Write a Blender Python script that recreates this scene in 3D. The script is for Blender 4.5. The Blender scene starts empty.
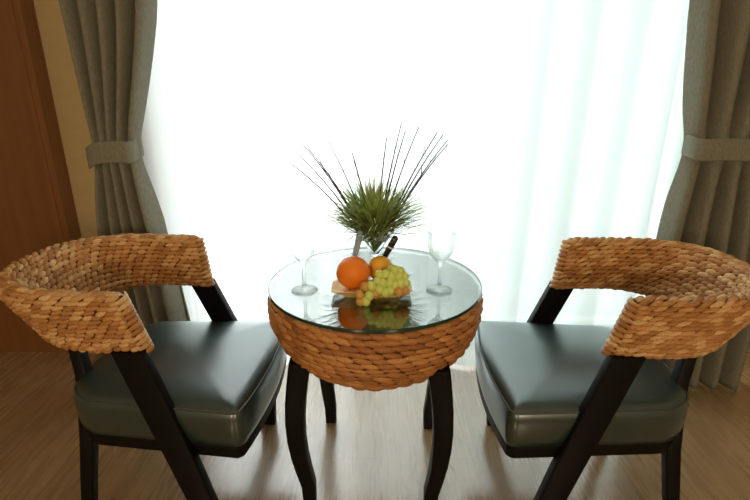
import bpy, math, random
from mathutils import Vector, Matrix
R = random.Random(7)
PI = math.pi
sc = bpy.context.scene
COL = sc.collection

# ------------------------------------------------------------------ helpers
class MB:
    """collects vertices / faces and links them as one mesh object"""
    def __init__(s):
        s.v = []; s.f = []; s.m = []
    def add(s, vs, fs, mi=0):
        o = len(s.v)
        s.v += [tuple(p) for p in vs]
        for f in fs:
            s.f.append(tuple(i + o for i in f)); s.m.append(mi)
    def box(s, a, b, mi=0):
        x0, y0, z0 = a; x1, y1, z1 = b
        s.add([(x0,y0,z0),(x1,y0,z0),(x1,y1,z0),(x0,y1,z0),(x0,y0,z1),(x1,y0,z1),(x1,y1,z1),(x0,y1,z1)],
              [(0,3,2,1),(4,5,6,7),(0,1,5,4),(1,2,6,5),(2,3,7,6),(3,0,4,7)], mi)
    def loft(s, rings, close=True, cap0=True, cap1=True, mi=0):
        n = len(rings[0]); vs = [p for r in rings for p in r]; fs = []
        for i in range(len(rings) - 1):
            for j in range(n if close else n - 1):
                k = (j + 1) % n
                fs.append((i*n+j, i*n+k, (i+1)*n+k, (i+1)*n+j))
        if cap0: fs.append(tuple(reversed(range(n))))
        if cap1: fs.append(tuple((len(rings)-1)*n + j for j in range(n)))
        s.add(vs, fs, mi)
    def lathe(s, prof, seg=40, c=(0,0,0), mi=0):
        rings = [[(c[0]+r*math.cos(2*PI*j/seg), c[1]+r*math.sin(2*PI*j/seg), c[2]+z) for j in range(seg)] for r, z in prof]
        s.loft(rings, True, prof[0][0] > 1e-5, prof[-1][0] > 1e-5, mi)
    def tube(s, pts, rad, seg=8, mi=0, closed=False):
        pts = [Vector(p) for p in pts]; n = len(pts); rings = []
        ref = Vector((0.13, 0.31, 1)).normalized()
        for i, p in enumerate(pts):
            if closed: t = pts[(i+1) % n] - pts[i-1]
            else: t = pts[min(i+1, n-1)] - pts[max(i-1, 0)]
            t.normalize()
            a = t.cross(ref)
            if a.length < 1e-3: a = t.cross(Vector((1, 0, 0)))
            a.normalize(); b = t.cross(a)
            r = rad(i/(n-1)) if callable(rad) else rad
            rings.append([p + a*(r*math.cos(2*PI*j/seg)) + b*(r*math.sin(2*PI*j/seg)) for j in range(seg)])
        if closed:
            rings.append(rings[0]); s.loft(rings, True, False, False, mi)
        else: s.loft(rings, True, True, True, mi)
    def beam(s, pts, dims, ax, ay, rr=0.2, mi=0):
        """rounded-rectangle section swept along pts; ax, ay = section axes, dims = (w, d) per point"""
        ax = Vector(ax); ay = Vector(ay); rings = []
        def ring(p, w, d):
            r = rr*min(w, d); out = []
            for (sx, sy, a0) in ((1,1,0),(-1,1,90),(-1,-1,180),(1,-1,270)):
                for k in range(4):
                    a = math.radians(a0 + 30*k)
                    out.append(Vector(p) + ax*(sx*(w/2-r) + r*math.cos(a)) + ay*(sy*(d/2-r) + r*math.sin(a)))
            return out
        for i, (p, (w, d)) in enumerate(zip(pts, dims)):
            rings.append(ring(p, w, d))
        s.loft(rings, True, True, True, mi)
    def sphere(s, c, r, seg=20, rings=12, sq=1.0, mi=0, axis=None):
        prof = [(r*math.sin(PI*i/rings), -r*sq*math.cos(PI*i/rings)) for i in range(rings+1)]
        prof[0] = (r*0.02, prof[0][1]); prof[-1] = (r*0.02, prof[-1][1])
        o = len(s.v); s.lathe(prof, seg, (0,0,0), mi)
        M = Matrix.Identity(3)
        if axis is not None: M = Vector((0,0,1)).rotation_difference(Vector(axis).normalized()).to_matrix()
        for i in range(o, len(s.v)): s.v[i] = tuple(Vector(c) + M @ Vector(s.v[i]))
    def build(s, name, mats, parent=None, smooth=True, angle=40):
        me = bpy.data.meshes.new(name); me.from_pydata(s.v, [], s.f); me.update()
        if not isinstance(mats, (list, tuple)): mats = [mats]
        for m in mats: me.materials.append(m)
        me.polygons.foreach_set('material_index', s.m)
        if smooth:
            me.polygons.foreach_set('use_smooth', [True]*len(s.f))
            if angle: me.set_sharp_from_angle(angle=math.radians(angle))
        o = bpy.data.objects.new(name, me); COL.objects.link(o)
        if parent: o.parent = parent
        return o

def tag(o, label=None, cat=None, group=None, kind=None):
    if label: o['label'] = label
    if cat: o['category'] = cat
    if group: o['group'] = group
    if kind: o['kind'] = kind
    return o
def thing(name, label, cat, loc=(0,0,0), rz=0, group=None):
    o = bpy.data.objects.new(name, None); COL.objects.link(o)
    o.location = loc; o.rotation_euler = (0, 0, rz); o.empty_display_size = .05
    return tag(o, label, cat, group)
def copy_tree(o, parent=None):
    c = o.copy(); COL.objects.link(c)
    if parent: c.parent = parent
    for ch in list(o.children): copy_tree(ch, c)
    return c

# ------------------------------------------------------------------ materials
def new_mat(name):
    m = bpy.data.materials.new(name); m.use_nodes = True
    nt = m.node_tree; nt.nodes.clear()
    return m, nt, nt.nodes.new('ShaderNodeOutputMaterial')
def node(nt, typ, **kw):
    n = nt.nodes.new(typ)
    for k, v in kw.items():
        if k in n.inputs.keys(): n.inputs[k].default_value = v
        else: setattr(n, k, v)
    return n
def ramp(nt, stops):
    r = nt.nodes.new('ShaderNodeValToRGB'); e = r.color_ramp.elements
    while len(e) < len(stops): e.new(0.5)
    for i, (p, c) in enumerate(stops): e[i].position = p; e[i].color = (*c, 1)
    return r
def principled(name, col, rough=0.5, spec=0.5, noise=None, bump=None, coat=0, sss=0, trans=0):
    """noise=(scale, second colour, stretch xyz); bump=(scale, strength, distance)"""
    m, nt, out = new_mat(name); L = nt.links.new
    p = node(nt, 'ShaderNodeBsdfPrincipled'); p.inputs['Roughness'].default_value = rough
    p.inputs['Specular IOR Level'].default_value = spec
    p.inputs['Base Color'].default_value = (*col, 1)
    if coat: p.inputs['Coat Weight'].default_value = coat; p.inputs['Coat Roughness'].default_value = .30; p.inputs['Coat IOR'].default_value = 1.8; p.inputs['Coat Tint'].default_value = (.80, .98, .97, 1)
    if sss: p.inputs['Subsurface Weight'].default_value = sss; p.inputs['Subsurface Scale'].default_value = .006
    if trans: p.inputs['Transmission Weight'].default_value = trans
    L(p.outputs[0], out.inputs[0])
    tc = node(nt, 'ShaderNodeTexCoord')
    if noise:
        mp = node(nt, 'ShaderNodeMapping'); mp.inputs['Scale'].default_value = noise[2] if len(noise) > 2 else (1,1,1)
        L(tc.outputs['Object'], mp.inputs[0])
        t = node(nt, 'ShaderNodeTexNoise', Scale=noise[0], Detail=5.0)
        L(mp.outputs[0], t.inputs['Vector'])
        r = ramp(nt, [(.32, col), (.68, noise[1])]); L(t.outputs['Fac'], r.inputs[0]); L(r.outputs[0], p.inputs['Base Color'])
    if bump:
        t = node(nt, 'ShaderNodeTexNoise', Scale=bump[0], Detail=3.0); L(tc.outputs['Object'], t.inputs['Vector'])
        b = node(nt, 'ShaderNodeBump', Strength=bump[1], Distance=bump[2]); L(t.outputs['Fac'], b.inputs['Height']); L(b.outputs[0], p.inputs['Normal'])
    return m

def weave_mat(name, c0, c1, c2):
    m, nt, out = new_mat(name); L = nt.links.new
    p = node(nt, 'ShaderNodeBsdfPrincipled', Roughness=.48); p.inputs['Specular IOR Level'].default_value = .45
    g = node(nt, 'ShaderNodeNewGeometry'); tc = node(nt, 'ShaderNodeTexCoord')
    r = ramp(nt, [(0, c0), (.5, c1), (1, c2)]); L(g.outputs['Random Per Island'], r.inputs[0])
    t = node(nt, 'ShaderNodeTexNoise', Scale=260.0, Detail=3.0); L(tc.outputs['Object'], t.inputs['Vector'])
    mx = node(nt, 'ShaderNodeMix', data_type='RGBA', blend_type='MULTIPLY'); mx.inputs[0].default_value = .55
    r2 = ramp(nt, [(.3, (.5,.42,.34)), (.65, (1,1,1))]); L(t.outputs['Fac'], r2.inputs[0])
    L(r.outputs[0], mx.inputs[6]); L(r2.outputs[0], mx.inputs[7]); L(mx.outputs[2], p.inputs['Base Color'])
    b = node(nt, 'ShaderNodeBump', Strength=.5, Distance=.002); L(t.outputs['Fac'], b.inputs['Height']); L(b.outputs[0], p.inputs['Normal'])
    L(p.outputs[0], out.inputs[0]); return m

def thin_glass(name, f0=.05, tint=(1,1,1)):
    """pane glass: mirror share by Schlick, the rest passes straight through"""
    m, nt, out = new_mat(name); L = nt.links.new
    g = node(nt, 'ShaderNodeNewGeometry')
    d = node(nt, 'ShaderNodeVectorMath', operation='DOT_PRODUCT'); L(g.outputs['Incoming'], d.inputs[0]); L(g.outputs['Normal'], d.inputs[1])
    a = node(nt, 'ShaderNodeMath', operation='ABSOLUTE'); L(d.outputs['Value'], a.inputs[0])
    s = node(nt, 'ShaderNodeMath', operation='SUBTRACT'); s.inputs[0].default_value = 1; L(a.outputs[0], s.inputs[1])
    w = node(nt, 'ShaderNodeMath', operation='POWER'); L(s.outputs[0], w.inputs[0]); w.inputs[1].default_value = 5
    k = node(nt, 'ShaderNodeMath', operation='MULTIPLY_ADD'); L(w.outputs[0], k.inputs[0]); k.inputs[1].default_value = 1-f0; k.inputs[2].default_value = f0
    t = node(nt, 'ShaderNodeBsdfTransparent'); t.inputs[0].default_value = (*tint, 1)
    gl = node(nt, 'ShaderNodeBsdfGlossy', Roughness=.0)
    mx = node(nt, 'ShaderNodeMixShader'); L(k.outputs[0], mx.inputs[0]); L(t.outputs[0], mx.inputs[1]); L(gl.outputs[0], mx.inputs[2])
    L(mx.outputs[0], out.inputs[0]); return m

def sheer_mat(name, transp, col, trl=.75):
    m, nt, out = new_mat(name); L = nt.links.new
    t = node(nt, 'ShaderNodeBsdfTransparent'); t.inputs[0].default_value = (1,1,1,1)
    tr = node(nt, 'ShaderNodeBsdfTranslucent'); tr.inputs[0].default_value = (*col, 1)
    df = node(nt, 'ShaderNodeBsdfDiffuse'); df.inputs[0].default_value = (*col, 1)
    m1 = node(nt, 'ShaderNodeMixShader'); m1.inputs[0].default_value = 1-trl; L(tr.outputs[0], m1.inputs[1]); L(df.outputs[0], m1.inputs[2])
    m2 = node(nt, 'ShaderNodeMixShader'); m2.inputs[0].default_value = 1-transp; L(t.outputs[0], m2.inputs[1]); L(m1.outputs[0], m2.inputs[2])
    L(m2.outputs[0], out.inputs[0]); return m

def drape_mat(name, c0, c1):
    m, nt, out = new_mat(name); L = nt.links.new
    tc = node(nt, 'ShaderNodeTexCoord'); mp = node(nt, 'ShaderNodeMapping'); mp.inputs['Scale'].default_value = (1, 1, .25)
    L(tc.outputs['Object'], mp.inputs[0])
    t = node(nt, 'ShaderNodeTexNoise', Scale=260.0, Detail=3.0); L(mp.outputs[0], t.inputs['Vector'])
    r = ramp(nt, [(.3, c0), (.7, c1)]); L(t.outputs['Fac'], r.inputs[0])
    df = node(nt, 'ShaderNodeBsdfDiffuse'); tr = node(nt, 'ShaderNodeBsdfTranslucent')
    L(r.outputs[0], df.inputs[0]); L(r.outputs[0], tr.inputs[0])
    b = node(nt, 'ShaderNodeBump', Strength=.3, Distance=.001); L(t.outputs['Fac'], b.inputs['Height']); L(b.outputs[0], df.inputs['Normal'])
    mx = node(nt, 'ShaderNodeMixShader'); mx.inputs[0].default_value = .10; L(df.outputs[0], mx.inputs[1]); L(tr.outputs[0], mx.inputs[2])
    L(mx.outputs[0], out.inputs[0]); return m

def floor_mat():
    m, nt, out = new_mat('floor_planks'); L = nt.links.new
    p = node(nt, 'ShaderNodeBsdfPrincipled'); p.inputs['Specular IOR Level'].default_value = .9; p.inputs['Coat Weight'].default_value = 1; p.inputs['Coat IOR'].default_value = 1.9; p.inputs['Coat Roughness'].default_value = .17
    tc = node(nt, 'ShaderNodeTexCoord'); mp = node(nt, 'ShaderNodeMapping'); mp.inputs['Rotation'].default_value = (0, 0, PI/2)
    L(tc.outputs['Object'], mp.inputs[0])
    br = node(nt, 'ShaderNodeTexBrick', Scale=1.0); br.offset = .37
    br.inputs['Brick Width'].default_value = 1.25; br.inputs['Row Height'].default_value = .165
    br.inputs['Mortar Size'].default_value = .0018; br.inputs['Mortar Smooth'].default_value = .3
    br.inputs['Color1'].default_value = (.37, .25, .13, 1); br.inputs['Color2'].default_value = (.32, .215, .108, 1); br.inputs['Mortar'].default_value = (.24, .155, .075, 1)
    L(mp.outputs[0], br.inputs['Vector'])
    mg = node(nt, 'ShaderNodeMapping'); mg.inputs['Scale'].default_value = (22, 1.6, 1); L(tc.outputs['Object'], mg.inputs[0])
    t = node(nt, 'ShaderNodeTexNoise', Scale=2.6, Detail=7.0, Distortion=.6); L(mg.outputs[0], t.inputs['Vector'])
    r = ramp(nt, [(.3, (.80,.76,.72)), (.7, (1.06,1.04,1))]); L(t.outputs['Fac'], r.inputs[0])
    mx = node(nt, 'ShaderNodeMix', data_type='RGBA', blend_type='MULTIPLY'); mx.inputs[0].default_value = 1
    L(br.outputs['Color'], mx.inputs[6]); L(r.outputs[0], mx.inputs[7]); L(mx.outputs[2], p.inputs['Base Color'])
    rr = ramp(nt, [(.3, (.22,)*3), (.7, (.34,)*3)]); L(t.outputs['Fac'], rr.inputs[0]); L(rr.outputs[0], p.inputs['Roughness'])
    b = node(nt, 'ShaderNodeBump', Strength=.25, Distance=.002, invert=True); L(br.outputs['Fac'], b.inputs['Height']); L(b.outputs[0], p.inputs['Normal'])
    L(p.outputs[0], out.inputs[0]); return m

def orange_mat(name, c0, c1):
    return principled(name, c0, .42, .4, (9, c1), (330, .35, .0015), sss=.3)

M = dict(
    weave=weave_mat('woven_water_hyacinth', (.42,.185,.050), (.58,.28,.088), (.80,.52,.24)),
    weave_table=weave_mat('woven_table_basket', (.34,.13,.035), (.52,.22,.062), (.66,.32,.10)),
    core=principled('dark_weave_core', (.10,.042,.014), .8, .2),  # dark underlay paints shade into the crevices between strands
    black=principled('black_stained_wood', (.0035,.003,.003), .5, .16, (5, (.006,.005,.0045), (40,40,3))),
    leather=principled('green_black_leather', (.012,.025,.022), .40, .4, (7, (.019,.034,.030)), (420, .12, .001), coat=1.0),
    piping=principled('leather_piping', (.05,.06,.055), .4, .5),
    glass_top=thin_glass('table_glass', .37, (.97,1,.985)),
    glass_edge=principled('green_glass_edge', (.01,.045,.03), .12, .8),
    glass=None,
    pane=thin_glass('window_pane', .04),
    floor=floor_mat(),
    wall=principled('beige_wall_paint', (.50,.37,.19), .75, .2, (30, (.47,.345,.175))),
    plaster=principled('pale_plaster', (.55,.47,.36), .8, .2),
    ceil=principled('white_ceiling', (.7,.68,.62), .8, .2),
    panel=principled('brown_wood_panel', (.215,.088,.024), .45, .4, (3, (.18,.07,.019), (14,14,.7))),
    sheerA=sheer_mat('white_sheer', .25, (.96,1,.985), .88),
    sheerB=sheer_mat('white_sheer_dimmed', .30, (.60,.71,.67), .62),  # same fabric as the left sheer; darker colour stands in for dimmer daylight
    drape=drape_mat('olive_grey_drape', (.205,.198,.152), (.275,.265,.208)),
    alu=principled('white_window_frame', (.75,.78,.77), .4, .4),
    orange=orange_mat('orange_peel', (.98,.21,.010), (1.0,.27,.018)),
    orange2=orange_mat('yellow_orange_peel', (1.0,.46,.030), (1.0,.52,.05)),
    plate=principled('yellow_glazed_plate', (.92,.68,.28), .35, .5),
    grape=principled('green_grape_skin', (.62,.74,.14), .25, .5, (60, (.72,.80,.24)), sss=.35),
    grape_red=principled('amber_grape_skin', (.62,.27,.05), .28, .5, (60, (.66,.42,.10)), sss=.3),
    stem=principled('green_stem', (.16,.26,.05), .6, .3),
    grass=principled('grass_blade', (.27,.37,.10), .55, .3, (25, (.48,.56,.22))),
    twig=principled('dark_twig', (.085,.055,.075), .6, .3),
    cut_black=principled('black_handle', (.010,.010,.012), .3, .5),
    cut_grey=principled('grey_handle', (.36,.52,.72), .3, .5),
    steel=principled('polished_steel', (.7,.7,.7), .2, .5),
    white=principled('white_band', (.8,.8,.8), .4, .4),
)
M['steel'].node_tree.nodes['Principled BSDF'].inputs['Metallic'].default_value = 1
gm, nt, out = new_mat('clear_glass'); g = node(nt, 'ShaderNodeBsdfGlass', IOR=1.45, Roughness=0.0); g.inputs[0].default_value = (.985,1,.99,1); nt.links.new(g.outputs[0], out.inputs[0]); M['glass'] = gm
gm, nt, out = new_mat('thin_blown_glass'); g = node(nt, 'ShaderNodeBsdfGlass', IOR=1.42, Roughness=0.0); tp = node(nt, 'ShaderNodeBsdfTransparent'); mx = node(nt, 'ShaderNodeMixShader')
g.inputs[0].default_value = (.985,1,.99,1); mx.inputs[0].default_value = .62; nt.links.new(tp.outputs[0], mx.inputs[1]); nt.links.new(g.outputs[0], mx.inputs[2]); nt.links.new(mx.outputs[0], out.inputs[0]); M['goblet'] = gm

# ------------------------------------------------------------------ the setting
WY = .74                       # room face of the window wall
XL, XR, YB, H = -2.6, 2.6, -3.6, 2.45
def struct(name, mb, m, parent=None, smooth=False):
    o = mb.build(name, m, parent, smooth)
    if parent is None: o['kind'] = 'structure'
    return o
b = MB(); b.box((XL-.1, YB-.1, -.12), (XR+.1, WY+.25, 0)); struct('floor', b, M['floor'])
b = MB(); b.box((XL-.1, YB-.1, H), (XR+.1, WY+.25, H+.12)); struct('ceiling', b, M['ceil'])
b = MB(); b.box((XL-.1, YB, 0), (XL, WY, H)); struct('wall_left', b, M['plaster'])
b = MB(); b.box((XR, YB, 0), (XR+.1, WY, H)); struct('wall_right', b, M['plaster'])
b = MB(); b.box((XL-.1, YB-.1, 0), (XR+.1, YB, H)); struct('wall_rear', b, M['plaster'])
WX0, WX1, WZ1 = -.90, 1.30, 2.22
b = MB(); b.box((XL, WY, 0), (WX0, WY+.2, H)); b.box((WX1, WY, 0), (XR, WY+.2, H)); b.box((WX0, WY, WZ1), (WX1, WY+.2, H)); b.box((WX0, WY, -.02), (WX1, WY+.2, .02))
struct('wall_back', b, M['wall'])
# sliding window: outer frame, meeting stile, two panes
wf = MB(); t = .045; y0, y1 = WY+.06, WY+.14
wf.box((WX0,y0,.02),(WX0+t,y1,WZ1)); wf.box((WX1-t,y0,.02),(WX1,y1,WZ1)); wf.box((WX0+t,y0,WZ1-t),(WX1-t,y1,WZ1)); wf.box((WX0+t,y0,.02),(WX1-t,y1,.02+t))
wf.box((-.085,y0,.02+t),(-.025,y1,WZ1-t))
w = struct('window_1', wf, M['alu'])
for (a, c, yy) in ((WX0+t, -.085, WY+.09), (-.025, WX1-t, WY+.11)):
    pb = MB(); pb.box((a, yy, .02+t), (c, yy+.006, WZ1-t)); pb.build('window_pane', M['pane'], w, False)

# wooden wall panel on the left
t = thing('wooden_wall_panel', 'tall flat brown wooden panel against the tan wall at the left', 'wall panel', (-1.79, .70, 0))
b = MB(); b.box((-.75, -.04, 0), (.497, .038, H-.02)); b.build('board', M['panel'], t, False)
b = MB(); b.box((.4985, -.04, 0), (.525, .038, H-.02)); b.build('edge_strip', M['panel'], t, False)

# ------------------------------------------------------------------ curtains
def interp(tab, z):
    for (z0, a), (z1, c) in zip(tab, tab[1:]):
        if z0 <= z <= z1:
            k = (z-z0)/(z1-z0)
            return a + (c-a)*k
    return tab[-1][1] if z > tab[-1][0] else tab[0][1]
def smooth_tab(tab, z, w=.07):
    return sum(interp(tab, z+d*w) for d in (-1, -.5, 0, .5, 1))/5
def sheer(name, label, x0, x1, yb, m, seed, lean, amp, wav):
    rr = random.Random(seed); b = MB(); n = 420; zs = [.012 + (H-.05-.012)*i/26 for i in range(27)]
    # fold widths vary along the curtain
    cuts = [0.]
    while cuts[-1] < x1-x0: cuts.append(cuts[-1] + wav*rr.uniform(.65, 1.5))
    amps = [amp*rr.uniform(.45, 1.15) for _ in cuts]; ph = rr.uniform(0, 6)
    rows = []
    for z in zs:
        row = []
        for i in range(n+1):
            u = (x1-x0)*i/n
            k = max(j for j in range(len(cuts)) if cuts[j] <= u + 1e-9); k = min(k, len(cuts)-2)
            f = (u-cuts[k])/(cuts[k+1]-cuts[k])
            a = amps[k]*(1-f) + amps[k+1]*f
            wv = math.cos(2*PI*f)
            spread = .55 + .45*(1-z/H)
            y = yb + a*spread*wv + .006*math.sin(7*u+3*z+ph)
            x = x0 + u + .012*math.sin(2*PI*f)*spread + lean(u/(x1-x0))*(z-1.0)
            row.append((x, y, z))
        rows.append(row)
    b.loft(rows, False, False, False)
    o = b.build(name, m, None, True, None)
    return tag(o, label, 'curtain')
sheer('sheer_curtain', 'brilliant white sheer curtain covering the left half of the window', -.97, -.014, .575, M['sheerA'], 3, lambda s: 0, .018, .16)
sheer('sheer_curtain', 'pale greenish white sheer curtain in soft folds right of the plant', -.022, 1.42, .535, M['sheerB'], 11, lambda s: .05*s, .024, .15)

def drape(label, tie_z, L, Rt, yb, n_pleats, seed, tie_label):
    rr = random.Random(seed)
    t = thing('drape', label, 'curtain', ((interp(L, 0)+interp(Rt, 0))/2, yb, 0))
    ox, oy = t.location.x, t.location.y
    b = MB(); n = 260; zs = [.006 + (H-.03)*(i/90) for i in range(91)]; rows = []
    ph = [rr.uniform(-.35, .35) for _ in range(n_pleats+2)]
    hm = [rr.uniform(.7, 1.2) for _ in range(n_pleats+2)]
    for z in zs:
        xl, xr = smooth_tab(L, z), smooth_tab(Rt, z); d = abs(z-tie_z)
        pinch = math.exp(-(d/.10)**2)
        amp = (.044 + .012*min(1, d/.6))*(1-.55*pinch)
        row = []
        for i in range(n+1):
            s = i/n; q = s*n_pleats; k = int(min(q, n_pleats-1e-6)); f = q-k
            a = hm[k]*(1-f) + hm[k+1]*f; sh = ph[k]*(1-f) + ph[k+1]*f
            wv = 1.7*abs(math.sin(PI*q + .5*sh + .18*math.sin(3*z+seed)))**.8 - 1
            
            belly = .02*pinch*math.sin(PI*s)
            x = xl + (xr-xl)*(s + .008*math.cos(2*PI*q + sh))
            row.append((x-ox, yb-oy - amp*a*wv - belly + .012*math.sin(2.2*z+4*s), z))
        rows.append(row)
    b.loft(rows, False, False, False)
    c = b.build('drape_cloth', M['drape'], t, True, None)
    sm = c.modifiers.new('thickness', 'SOLIDIFY'); sm.thickness = .004; sm.offset = 0
    # tie band wrapped round the gathered cloth
    xl, xr = smooth_tab(L, tie_z), smooth_tab(Rt, tie_z); cx = (xl+xr)/2-ox; hw = (xr-xl)/2-.003; hd = .066
    b = MB(); rings = []
    sec = [(-.036,0),(-.033,.004),(.033,.004),(.036,0),(.033,-.003),(-.033,-.003)]
    for j in range(73):
        a = 2*PI*j/72; ca, sa = math.cos(a), math.sin(a)
        px = cx + hw*math.copysign(abs(ca)**.6, ca); py = hd*math.copysign(abs(sa)**.6, sa)
        zz = tie_z + .006*math.sin(3*a) + .012*(ca if seed == 1 else -ca)
        rings.append([(px + o*ca, py + o*sa, zz + h) for h, o in sec])
    b.loft(rings, True, False, False)
    tb = b.build('tie_band', M['drape'], t, True, 50)
    # small fastening ring where the band meets the wall side
    return t
drape('olive grey drape tied back at the left of the window', .925,
      [(0,-1.04),(.28,-1.03),(.63,-1.012),(.76,-.995),(.93,-.966),(1.39,-.988),(2.5,-1.02)],
      [(0,-.705),(.28,-.732),(.55,-.760),(.76,-.79),(.93,-.816),(1.05,-.785),(1.2,-.74),(1.39,-.695),(2.5,-.64)], .42, 5, 1, '')
drape('olive grey drape tied back at the right edge of the window', .935,
      [(0,1.07),(.377,1.04),(.63,1.035),(.8,1.052),(.93,1.06),(1.05,1.04),(1.39,.982),(2.5,.92)],
      [(0,1.46),(.377,1.45),(.63,1.42),(.93,1.34),(1.39,1.46),(2.5,1.52)], .40, 5, 2, '')

# ------------------------------------------------------------------ woven surfaces
def lump(b, S, u, v, lu, lv, h, slant, mi=0, na=6, nb=4):
    """one strand loop: a raised pad on the surface S(u, v) -> point, normal (u, v in metres)"""
    vs = []
    for i in range(na+1):
        a = -1 + 2*i/na
        for j in range(nb+1):
            c = -1 + 2*j/nb
            wdt = (1-.72*abs(a)**2.0)
            p, nrm = S(u + a*lu/2, v + c*lv/2*wdt + a*slant)
            e = (1-abs(a)**3)*(1-c*c)**.6
            vs.append(p + nrm*(h*e - .0025*(1-e)))
    fs = [(i*(nb+1)+j, i*(nb+1)+j+1, (i+1)*(nb+1)+j+1, (i+1)*(nb+1)+j) for i in range(na) for j in range(nb)]
    b.add(vs, fs, mi)
def flip_check(b): pass

class Path:
    """arc-length sampled curve with linear lookup"""
    def __init__(s, pts):
        s.p = [Vector(q) for q in pts]; s.l = [0.]
        for a, c in zip(s.p, s.p[1:]): s.l.append(s.l[-1] + (c-a).length)
        s.len = s.l[-1]
    def at(s, d):
        d = min(max(d, 0), s.len); lo, hi = 0, len(s.l)-1
        while hi-lo > 1:
            m = (lo+hi)//2
            if s.l[m] <= d: lo = m
            else: hi = m
        k = (d-s.l[lo])/max(1e-9, s.l[hi]-s.l[lo])
        return s.p[lo].lerp(s.p[hi], k)

# ------------------------------------------------------------------ armchair
BACK_X, ARM_Y, END_X, MID_Z = -.315, .208, .012, .630
def band_path():
    pts = []
    for i in range(121):
        a = PI/2 + PI*i/120                       # from +y arm round the back to -y arm
        ca, sa = math.cos(a), math.sin(a); n = 2/2.5
        x = -.10 + (abs(BACK_X)-.10)*math.copysign(abs(ca)**n, ca); y = ARM_Y*math.copysign(abs(sa)**n, sa)
        pts.append((x, y, 0))
    pre = [(END_X + (-.10-END_X)*k/8, ARM_Y-.004*(1-k/8), 0) for k in range(8)]
    post = [(-.10 + (END_X+.10)*k/8, -ARM_Y+.004*k/8, 0) for k in range(1, 9)]
    return Path(pre + pts + post)
BP = band_path()
def band_frame(d):
    p = BP.at(d); t = (BP.at(min(d+.006, BP.len)) - BP.at(max(d-.006, 0))).normalized()
    n = Vector((t.y, -t.x, 0)); n = n if n.dot(Vector((p.x+.12, p.y, 0))) > 0 or abs(p.y) > .19 and n.y*p.y > 0 else -n
    back = min(1, max(0, (END_X - p.x)/(END_X-BACK_X)))
    k = .20 + .62*back**1.3
    half = Vector((-k*.075, (p.y/ARM_Y)*.012, .075))          # centre line -> top edge
    p = Vector((p.x, p.y, MID_Z + .004*back))
    return p, t, n, half
TH = .048
def band_section():
    """perimeter of a stadium: (across, along) in metres, across +out"""
    pts = []; h2 = .075; r = TH/2
    for i in range(9):  pts.append((r, -(h2-r) + 2*(h2-r)*i/8))
    for i in range(1, 9): a = PI*i/8; pts.append((r*math.cos(a), (h2-r) + r*math.sin(a)))
    for i in range(1, 9): pts.append((-r, (h2-r) - 2*(h2-r)*i/8))
    for i in range(1, 9): a = PI + PI*i/8; pts.append((r*math.cos(a), -(h2-r) + r*math.sin(a)))
    return pts
SEC = Path([(x, y, 0) for x, y in band_section()])
def S_band(u, v):
    p, t, n, half = band_frame(u); v %= SEC.len
    q = SEC.at(v); q2 = SEC.at((v+.004) % SEC.len); q1 = SEC.at((v-.004) % SEC.len)
    up = half/.075
    nn = up.cross(t); nn.normalize()
    if nn.dot(n) < 0: nn = -nn
    e = min(u, BP.len-u); th = 1 if e > .03 else .80 + .20*max(e, 0)/.03
    tg = (q2-q1).normalized(); nl = Vector((tg.y, -tg.x, 0))
    P = p + nn*(q.x*th) + up*q.y
    N = (nn*nl.x + up.normalized()*nl.y).normalized()
    return P, N

def make_backrest(parent):
    b = MB()
    # inner core
    rings = [[S_band(BP.len*i/90, SEC.len*j/44)[0] - S_band(BP.len*i/90, SEC.len*j/44)[1]*.002 for j in range(44)] for i in range(91)]
    b.loft(rings, True, True, True, 1)
    rows = 29; pitch = SEC.len/rows; L = .0225; cols = int(BP.len/L); L = BP.len/cols
    rr = random.Random(4)
    for r in range(rows):
        v = (r+.5)*pitch; off = .5*(r % 2)
        q = SEC.at(v); top = q.y > .068
        for c in range(cols + (1 if off else 0)):
            u = (c + .5 - off)*L
            u = min(max(u, L*.3), BP.len-L*.3)
            s = .0062 if top else .0036
            lump(b, S_band, u + rr.uniform(-.0025,.0025), v + rr.uniform(-.0008,.0008), L*rr.uniform(1.2,1.5), pitch*(1.12 if not top else 1.3), (.0052 if not top else .0066)*rr.uniform(.65,1.2), s*rr.uniform(.5,1.4), 0)
    # strands that wrap the two cut ends
    for end in (0, 1):
        u0 = 0 if end == 0 else BP.len
        p, t, n, half = band_frame(u0); up = half/.075
        out_ = -t if end == 0 else t
        nn = up.cross(t).normalized()
        def S_end(a, c):
            lim = .073; a = min(max(a, -lim), lim)
            x = c; bulge = .010*(1-(x/(TH*.45))**2) if abs(x) < TH*.45 else 0
            return p + up*a + nn*x + out_*(bulge+.001), out_
        for k in range(11):
            a = -.068 + .0136*k
            # wraps run across the thickness
            def S_x(uu, vv): return S_end(vv, uu)
            lump(b, S_x, 0, a, TH*1.02, .0165, .006, .003 if end else -.003, 0)
    return b.build('backrest', [M['weave'], M['core']], parent, True, None)

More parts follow.
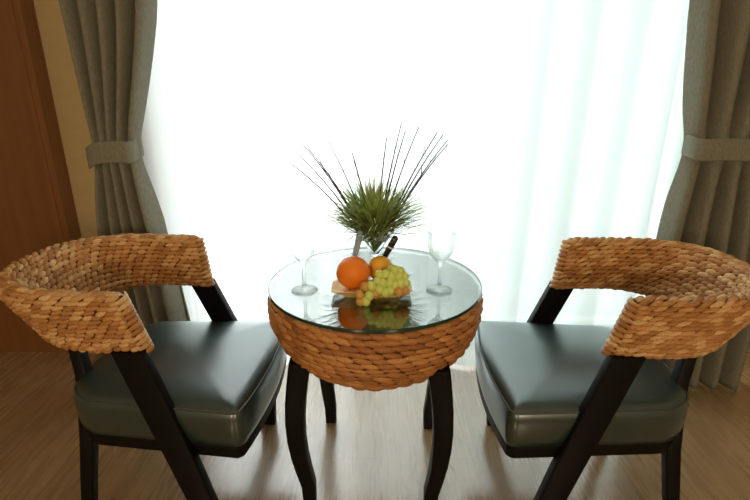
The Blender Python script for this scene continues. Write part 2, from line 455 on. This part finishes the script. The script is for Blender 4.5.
def seat_outline():
    """closed outline, local xy, counter-clockwise, rounded corners, bowed front"""
    C = [((.244,-.236),.018), ((.244,.236),.018), ((-.207,.205),.088), ((-.207,-.205),.088)]
    pts = []; n = len(C)
    for i in range(n):
        (c, r) = C[i]; a = Vector(C[i-1][0]); p = Vector(c); q = Vector(C[(i+1) % n][0])
        d0 = (a-p).normalized(); d1 = (q-p).normalized(); ang = d0.angle(d1); dist = r/math.tan(ang/2)
        p0, p1 = p + d0*dist, p + d1*dist; cen = p + (d0+d1).normalized()*(r/math.sin(ang/2))
        a0 = math.atan2(p0.y-cen.y, p0.x-cen.x); a1 = math.atan2(p1.y-cen.y, p1.x-cen.x)
        while a1 < a0: a1 += 2*PI
        for k in range(9):
            aa = a0 + (a1-a0)*k/8; pts.append(Vector((cen.x + r*math.cos(aa), cen.y + r*math.sin(aa))))
        nx = C[(i+1) % n]; dn = (Vector(nx[0]) - p); 
        p2 = Vector(nx[0]) - dn.normalized()*(nx[1]/math.tan(((Vector(C[(i+2) % n][0])-Vector(nx[0])).angle(-dn))/2))
        for k in range(1, 12): pts.append(p1.lerp(p2, k/12))
    out = []
    for p in pts:
        x, y = p
        if x > 0: x += .024*(1-(y/.24)**2)*min(1, max(0, (x-.05)/.19))
        if x < -.15: x -= .02*(1-(y/.18)**2)
        out.append(Vector((x, y)))
    return out
OUT = seat_outline()
def ring_at(z, off, sag=None):
    n = len(OUT); r = []
    for i in range(n):
        t = OUT[(i+1) % n] - OUT[i-1]; nn = Vector((t.y, -t.x)).normalized()
        q = OUT[i] + nn*off; r.append((q.x, q.y, z))
    return r
def scale_ring(z, k, c=(.02, 0)):
    return [(c[0]+(p.x-c[0])*k, c[1]+(p.y-c[1])*k, z) for p in OUT]

def make_armchair(label):
    t = thing('armchair', label, 'armchair')
    b = MB(); b.loft([ring_at(.284,-.006), ring_at(.287,-.002), ring_at(.314,-.001), ring_at(.318,-.005)], True, True, True); b.build('seat_frame', M['black'], t, True, 30)
    b = MB()
    rs = [ring_at(.3185,-.004), ring_at(.322,.001), ring_at(.340,.004), ring_at(.370,.006), ring_at(.395,.005), ring_at(.410,.001), ring_at(.420,-.006), ring_at(.427,-.016), scale_ring(.432,.86), scale_ring(.437,.7), scale_ring(.441,.5), scale_ring(.443,.25), scale_ring(.4435,.05)]
    b.loft(rs, True, True, True); s = b.build('seat_cushion', M['leather'], t, True, 60)
    b = MB(); b.tube([(x, y, z) for x, y, z in ring_at(.4165,-.0015)], .0028, 6, 0, True); b.build('piping', M['piping'], s, True, None)
    make_backrest(t)
    for sy in (-1, 1):
        # front leg: broad flat slat leaning forward from the arm end down to the floor
        pts = [(-.005, sy*.214, .565), (.048, sy*.226, .42), (.103, sy*.240, .27), (.156, sy*.256, .12), (.154, sy*.260, 0)]
        b = MB(); b.beam(pts, [(.074,.030),(.074,.030),(.070,.030),(.062,.029),(.052,.028)], (1,0,0), (0,1,0), .15); b.build('leg', M['black'], t, True, 30)
    for sy in (-1, 1):
        pts = [(-.218, sy*.198, 0), (-.192, sy*.194, .16), (-.174, sy*.182, .29), (-.188, sy*.150, .35), (-.210, sy*.105, .43), (-.246, sy*.070, .560)]
        b = MB(); b.beam(pts, [(.030,.030),(.033,.032),(.036,.034),(.034,.034),(.034,.032),(.032,.03)], (1,0,0), (0,1,0), .15); b.build('leg', M['black'], t, True, 30)
    return t
chair = make_armchair('woven armchair with dark leather seat left of the table, by the wooden panel')
chair.location = (-.55, -.07, 0); chair.rotation_euler.z = math.radians(-3.5); chair['group'] = 'woven armchairs either side of the table'
c2 = copy_tree(chair); c2['label'] = 'woven armchair with dark leather seat right of the table, cut by the photo edge'
c2.location = (.572, -.09, 0); c2.rotation_euler.z = math.radians(178.5)

# ------------------------------------------------------------------ table
TZ = .625
t = thing('side_table', 'round woven basket side table with glass top between the two armchairs', 'table')
BOWL = Path([(x, z, 0) for x, z in [(.286,-.003),(.294,-.018),(.296,-.045),(.290,-.085),(.275,-.128),(.25,-.165),(.214,-.198),(.165,-.222),(.11,-.237),(.05,-.244),(.004,-.245)]])
def S_bowl(u, v):
    # u = angle * .3 ; v = distance down the profile
    a = u/.3; q = BOWL.at(v); q1 = BOWL.at(v-.008); q2 = BOWL.at(v+.008); tg = (q2-q1).normalized(); nl = Vector((-tg.y, tg.x))
    if nl.x < 0 and q.x > .2 or nl.y > 0 and q.x < .2: nl = -nl
    ca, sa = math.cos(a), math.sin(a)
    return Vector((q.x*ca, q.x*sa, TZ-.012+q.y)), Vector((nl.x*ca, nl.x*sa, nl.y)).normalized()
b = MB()
prof = [(BOWL.at(BOWL.len*i/30).x, BOWL.at(BOWL.len*i/30).y) for i in range(31)]
inner = [(max(.003, r-.018), z+.018) for r, z in reversed(prof[2:])]
b.lathe(prof[::-1], 72, (0,0,TZ-.014), 1)
rr = random.Random(9); pitch = .0162; nrow = int(BOWL.len/pitch)
for r in range(nrow):
    v = (r+.45)*pitch; rad = BOWL.at(v).x
    if rad < .02: continue
    cols = max(5, int(2*PI*rad/.040)); du = 2*PI*.3/cols
    for c in range(cols):
        lump(b, S_bowl, (c+.5*(r % 2))*du + rr.uniform(-.002,.002)/rad*.3, v + rr.uniform(-.0015,.0015), du*rr.uniform(1.25,1.6), pitch*rr.uniform(1.1,1.35), .0068*rr.uniform(.6,1.25), .0035*rr.uniform(.2,1.5), 0)
# woven shallow inside, seen through the glass; lighter weave colour stands in for light
INN = Path([(x, z, 0) for x, z in [(.282,-.004),(.272,-.022),(.245,-.044),(.20,-.060),(.14,-.070),(.07,-.074),(.003,-.075)]])
def S_in(u, v):
    a = u/.3; q = INN.at(v); tg = (INN.at(v+.008)-INN.at(v-.008)).normalized(); nl = Vector((tg.y, -tg.x))
    if nl.y < 0: nl = -nl
    ca, sa = math.cos(a), math.sin(a)
    return Vector((q.x*ca, q.x*sa, TZ-.014+q.y)), Vector((nl.x*ca, nl.x*sa, nl.y)).normalized()
b.lathe([(max(.002, INN.at(INN.len*i/30).x), INN.at(INN.len*i/30).y) for i in range(31)], 72, (0,0,TZ-.016), 1)
for r in range(int(INN.len/pitch)):
    v = (r+.5)*pitch; rad = INN.at(v).x
    if rad < .012: continue
    cols = max(5, int(2*PI*rad/.040)); du = 2*PI*.3/cols
    for c in range(cols):
        lump(b, S_in, (c+.5*(r % 2))*du, v, du*1.4, pitch*1.25, .005*rr.uniform(.7,1.2), .003, 2)
b.build('basket', [M['weave_table'], M['core'], M['weave']], t, True, None)
b = MB(); rg = .296
b.lathe([(.001,.0),(rg-.0015,0)], 96, (0,0,TZ-.009), 0); b.lathe([(rg-.0015,0),(.001,0)], 96, (0,0,TZ), 0)
b.lathe([(rg-.0015,-.009),(rg,-.0075),(rg,-.0015),(rg-.0015,0)], 96, (0,0,TZ), 1)
b.f = [f for f in b.f]; 
# drop the rim strip's own end caps
keep = [i for i, f in enumerate(b.f) if not (len(f) == 96 and b.m[i] == 1)]
b.f = [b.f[i] for i in keep]; b.m = [b.m[i] for i in keep]
gt = b.build('glass_top', [M['glass_top'], M['glass_edge']], t, True, 30); gt['label'] = 'clear round glass top with green edge'
for sx in (-1, 1):
    for sy in (-1, 1):
        pts = []; dm = []
        for k in range(9):
            s = k/8; z = .47*(1-s)
            o = .178 + .020*math.sin(PI*min(1, s*1.15)) - .004*s
            pts.append((sx*o, sy*o*1.02, z)); w = .056 - .020*s**1.3; dm.append((w, w))
        cr, sr = math.cos(-.09), math.sin(-.09); pts = [(x*cr-y*sr, x*sr+y*cr, z) for x, y, z in pts]
        b = MB(); b.beam(pts, dm, (1,0,0), (0,1,0), .14); b.build('leg', M['black'], t, True, 30)

# ------------------------------------------------------------------ on the table
def goblet(label):
    t = thing('wine_glass', label, 'wine glass', group='wine glasses on the glass table')
    b = MB()
    outp = [(.001,0),(.034,0),(.0355,.0015),(.034,.003),(.018,.006),(.0075,.010),(.0045,.018),(.0038,.040),(.0040,.068),(.0060,.078),(.013,.085),(.023,.094),(.031,.108),(.0355,.126),(.0372,.145),(.0368,.165)]
    inn = [(.0360,.1655),(.0358,.157),(.0360,.145),(.0343,.126),(.0298,.109),(.022,.0965),(.012,.0885),(.001,.0865)]
    b.lathe(outp + inn, 40)
    # separate part for the bowl would break the glass solid, so foot, stem and bowl are one blown piece
    b.build('glass', M['goblet'], t, True, 50); return t
g1 = goblet('empty stemmed wine glass on the glass table, left of the oranges'); g1.location = (-.188, -.075, TZ)
g2 = copy_tree(g1); g2['label'] = 'empty stemmed wine glass on the glass table, right of the grapes'; g2.location = (.171, -.075, TZ)

# plate
PX, PY = -.009, -.095
t = thing('plate', 'rectangular pale yellow plate under the oranges and grapes', 'plate', (PX, PY, TZ))
def rrect(hx, hy, z, r=.012):
    out = []
    for (sx, sy, a0) in ((1,1,0),(-1,1,90),(-1,-1,180),(1,-1,270)):
        for k in range(5):
            a = math.radians(a0+22.5*k); out.append((sx*(hx-r)+r*math.cos(a), sy*(hy-r)+r*math.sin(a), z))
    return out
b = MB()
b.loft([rrect(.070,.026,.0005), rrect(.072,.028,.004), rrect(.085,.034,.011), rrect(.103,.040,.0185), rrect(.105,.042,.0205), rrect(.103,.040,.0225), rrect(.090,.034,.0195), rrect(.075,.030,.018), rrect(.02,.01,.0175,.005)], True, True, True)
b.build('dish', M['plate'], t, True, 50)
PT = TZ + .0178
def orange(name, label, loc, r, m):
    b = MB(); b.sphere((0,0,0), r, 36, 24, .95)
    for i, v in enumerate(b.v):                      # dimple at the stalk end
        d = math.hypot(v[0], v[1])
        if v[2] > 0 and d < .3*r: b.v[i] = (v[0], v[1], v[2] - .06*r*(1-d/(.3*r))**2)
    o = thing(name, label, 'orange', loc); o.rotation_euler = (-.85, -.3, 0)
    b.build('peel', m, o, True, None)
    s = MB(); s.lathe([(.0035,0),(.0045,.001),(.003,.002),(.001,.0025)], 10, (0,0,r*.885)); s.build('stalk_end', M['stem'], o, True, None)
    return o
orange('orange', 'large deep orange fruit at the left of the yellow plate', (-.0565, -.096, PT+.0420), .0440, M['orange'])
orange('orange', 'smaller yellowish orange behind the grapes', (.0135, -.046, PT+.0350), .0345, M['orange2'])

# grapes
t = thing('grape_bunch', 'bunch of green and amber grapes at the right of the yellow plate', 'grapes', (.035, -.125, TZ+.02))
f_, p_ = 490, math.radians(19); CAM = Vector((0, -1.277, 1.153))
# each grape: x, y, z, amber?
G = [(-.047,-.121,.012,1),(-.033,-.112,.028,1),(-.045,-.123,-.004,1),(-.030,-.124,-.003,0),(-.022,-.122,.010,0),(-.016,-.112,.031,0),(-.024,-.105,.018,1),
     (-.006,-.115,.012,1),(-.012,-.101,.018,0),(.004,-.112,.020,0),(.000,-.100,.037,0),(.004,-.090,.050,0),(.013,-.104,.034,0),(.019,-.090,.050,0),(.020,-.112,.014,0),
     (.033,-.108,.016,0),(.031,-.104,.033,0),(.036,-.095,.047,0),(.044,-.088,.061,0),(.046,-.102,.028,0),(.055,-.112,.015,1),(.062,-.100,.016,0),(.060,-.100,.032,0),(.055,-.092,.046,0),(.060,-.084,.056,0),
     (.072,-.104,.014,1),(.073,-.092,.028,0),(.070,-.086,.042,0),(.028,-.086,.020,0),(.045,-.084,.020,0),(.014,-.084,.022,0),(.030,-.078,.040,0),(.048,-.074,.046,0),(.060,-.076,.036,0),(.038,-.074,.056,0),
     (.066,-.078,.022,0),(.010,-.094,.010,0),(.048,-.094,.008,0),(-.030,-.106,.006,1),(.024,-.098,.006,0)]
bx, by, bz = .035, -.085, TZ+.02

mg = {}
for k in (0, 1):
    b = MB(); b.sphere((0,0,0), .0118, 16, 12, 1.14); mg[k] = b
first = {}
for (x, y, z, a) in G:
    if a not in first:
        o = mg[a].build('grape', M['grape_red'] if a else M['grape'], t, True, None); first[a] = o
    else:
        o = first[a].copy(); COL.objects.link(o); o.parent = t
    o.location = ((x-.02)*.96+.026-bx, (y+.09)*1.1-.09-by, TZ+.015+z*1.06-bz); o.rotation_euler = (R.uniform(-.8,.8), R.uniform(-.8,.8), 0)
    if a: o['label'] = 'amber tinted grape'
b = MB(); b.tube([(-.06,-.02,.004),(-.02,-.01,.02),(.01,0,.03),(.03,.004,.034),(.046,.006,.038),(.056,.004,.044)], .0018, 6)
b.build('stem', M['stem'], t, True, None)

# vase
VX, VY = 0.0, .10
t = thing('vase', 'clear cone shaped glass vase holding the grass behind the oranges', 'vase', (VX, VY, TZ))
b = MB()
b.lathe([(.001,0),(.036,0),(.037,.002),(.034,.004),(.012,.009),(.006,.014),(.005,.030),(.0065,.038),(.056,.112),(.0575,.1125),(.0580,.114),(.0555,.1145),(.0555,.1115),(.006,.0425),(.001,.0415)], 48)
b.build('glass', M['glass'], t, True, 40)
# plant
t = thing('grass_plant', 'spiky green artificial grass tuft with thin dark twigs in the vase', 'plant', (VX, VY, TZ+.044))
b = MB(); rr = random.Random(21)
def blade(b, p0, d, length, wid, droop, curl=0):
    d = Vector(d).normalized(); side = d.cross(Vector((0,0,1)));
    if side.length < .01: side = Vector((1,0,0))
    side.normalize(); vs = []; p = Vector(p0); n = 7
    for i in range(n+1):
        s = i/n; w = wid*(1-s)**.7*min(1, .5+2*s); nr = side.cross(d).normalized()
        vs += [p - side*w, p + nr*w*.35, p + side*w]
        d = (d + Vector((0,0,-droop*s)) + side*curl/n).normalized(); p = p + d*(length/n)
    fs = []
    for i in range(n):
        for j in (0, 1): fs.append((i*3+j, i*3+j+1, (i+1)*3+j+1, (i+1)*3+j))
    b.add(vs, fs)
for i in range(760):
    az = rr.uniform(0, 2*PI); tilt = math.radians(rr.triangular(4, 84, 52))
    d = (math.cos(az)*math.sin(tilt), math.sin(az)*math.sin(tilt), math.cos(tilt))
    r0 = rr.uniform(.0, .05)*math.sin(tilt); z0 = .050 + rr.uniform(0, .045) 
    blade(b, (d[0]*r0*1.2, d[1]*r0*1.2, z0), d, rr.uniform(.12, .20)*(1.0 if tilt > .6 else .85), rr.uniform(.0024,.0042), rr.uniform(.03,.26), rr.uniform(-.3,.3))
b.build('foliage', M['grass'], t, True, None)
b = MB()
for i in range(46):
    az = rr.uniform(0, 2*PI); k = rr.uniform(.2, 1)
    b.tube([(0,0,.003),(math.cos(az)*.022*k, math.sin(az)*.022*k, .035),(math.cos(az)*.046*k, math.sin(az)*.046*k, .075)], .0016, 5)
b.build('stems', M['grass'], t, True, None)
def px_to(px, py, y):
    a = (px-375)/f_; c = (250-py)/f_
    d = Vector((a, math.cos(p_)+c*math.sin(p_), -math.sin(p_)+c*math.cos(p_)))
    return CAM + d*((y-CAM.y)/d.y)
org = Vector((VX, VY, TZ+.044))
# tips of the twigs (offset from the vase axis x, z above the table, y offset)
TW = [(-.215,.285,-.02),(-.20,.300,.03),(-.185,.330,.02),(-.165,.325,-.03),(-.12,.33,.05),(-.06,.31,.02),(.03,.345,.04),(.075,.37,-.02),(.068,.385,.05),(.115,.375,.06),(.155,.365,-.01),
      (.175,.355,.03),(.18,.345,-.02),(.19,.325,.05)]
for (x, z, y) in TW:
    tip = Vector((x*1.1, y, z-.012)); base = Vector((x*.16, y*.16, .05)); mid = base.lerp(tip, .5) + Vector((-x*.06, 0, .02))
    b = MB(); pts = []
    for i in range(9):
        s = i/8; pts.append(base*(1-s)**2 + mid*2*s*(1-s) + tip*s*s)
    b.tube(pts, lambda s: .0029-.0014*s, 5)
    for k in range(2):
        q = pts[5+k]; dd = Vector((rr.uniform(-.02,.02), rr.uniform(-.01,.01), .03)); b.tube([q, q+dd*.5, q+dd], .0008, 4)
    b.build('twig', M['twig'], t, True, None)

# two pieces of cutlery propped behind the fruit
def cutlery(label, foot, tip, m, band):
    foot, tip = Vector(foot), Vector(tip); d = (tip-foot).normalized(); L = (tip-foot).length
    t = thing('fruit_knife', label, 'knife', foot)
    rot = Vector((0,0,1)).rotation_difference(d); t.rotation_mode = 'QUATERNION'; t.rotation_quaternion = rot
    b = MB(); b.beam([(0,0,0),(0,0,.01),(0,0,L*.32),(0,0,L*.42)], [(.004,.0012),(.012,.0014),(.015,.0016),(.009,.003)], (1,0,0), (0,1,0), .3); b.build('blade', M['steel'], t, True, 30)
    b = MB(); b.beam([(0,0,L*.40),(0,0,L*.46),(0,0,L*.85),(0,0,L*.97),(0,0,L)], [(.013,.010),(.016,.012),(.019,.014),(.017,.013),(.008,.006)], (1,0,0), (0,1,0), .45); h = b.build('handle', m, t, True, 60)
    if band:
        b = MB(); b.beam([(0,0,L*.70),(0,0,L*.735)], [(.0185,.0140),(.0188,.0143)], (1,0,0), (0,1,0), .45); b.build('handle_band', M['white'], h, True, 40)
    return t
cutlery('black knife handle with a white band, leaning right of the vase', (-.002, .030, TZ+.004), (.060, .032, TZ+.118), M['cut_black'], True)
cutlery('grey blue knife handle leaning left of the vase', (-.070, .026, TZ+.004), (-.040, .030, TZ+.135), M['cut_grey'], False)

# ------------------------------------------------------------------ light
wd = bpy.data.worlds.new('daylight'); sc.world = wd; wd.use_nodes = True; nt = wd.node_tree
bg = nt.nodes['Background']; bg.inputs[0].default_value = (.93, 1, 1, 1)
tc = nt.nodes.new('ShaderNodeTexCoord'); sx = nt.nodes.new('ShaderNodeSeparateXYZ'); nt.links.new(tc.outputs['Generated'], sx.inputs[0])
mr = nt.nodes.new('ShaderNodeMapRange'); mr.interpolation_type = 'SMOOTHSTEP'
for k, v in zip(('From Min', 'From Max', 'To Min', 'To Max'), (-.02, .30, 4.8, 1.15)): mr.inputs[k].default_value = v
nt.links.new(sx.outputs['X'], mr.inputs['Value']); nt.links.new(mr.outputs[0], bg.inputs[1])
def area(name, loc, size, power, col, rot=(0,0,0)):
    l = bpy.data.lights.new(name, 'AREA'); l.shape = 'DISK'; l.size = size; l.energy = power; l.color = col
    o = bpy.data.objects.new(name, l); COL.objects.link(o); o.location = loc; o.rotation_euler = rot; return o
for x in (-1.0, 1.0):
    area('warm_fill', (x, YB+.25, 1.40), .45, 23, (1, .76, .48), (math.radians(88), 0, 0))  # added warm fill from behind the camera, no fixture behind it
# portal: tells the sampler where daylight enters
pl = bpy.data.lights.new('window_portal', 'AREA'); pl.shape = 'RECTANGLE'; pl.size = WX1-WX0; pl.size_y = WZ1; pl.cycles.is_portal = True
po = bpy.data.objects.new('window_portal', pl); COL.objects.link(po); po.location = ((WX0+WX1)/2, WY+.19, WZ1/2); po.rotation_euler = (-PI/2, 0, 0)

# ------------------------------------------------------------------ camera
cd = bpy.data.cameras.new('camera'); cam = bpy.data.objects.new('camera', cd); COL.objects.link(cam)
cam.location = CAM; cam.rotation_euler = (math.radians(90-19), 0, 0)
cd.sensor_width = 36; cd.lens = 36*490/750; cd.clip_start = .02
sc.camera = cam
sc.view_settings.view_transform = 'Standard'; sc.view_settings.look = 'None'; sc.view_settings.exposure = 0; sc.view_settings.gamma = 1; sc.view_settings.use_curve_mapping = False
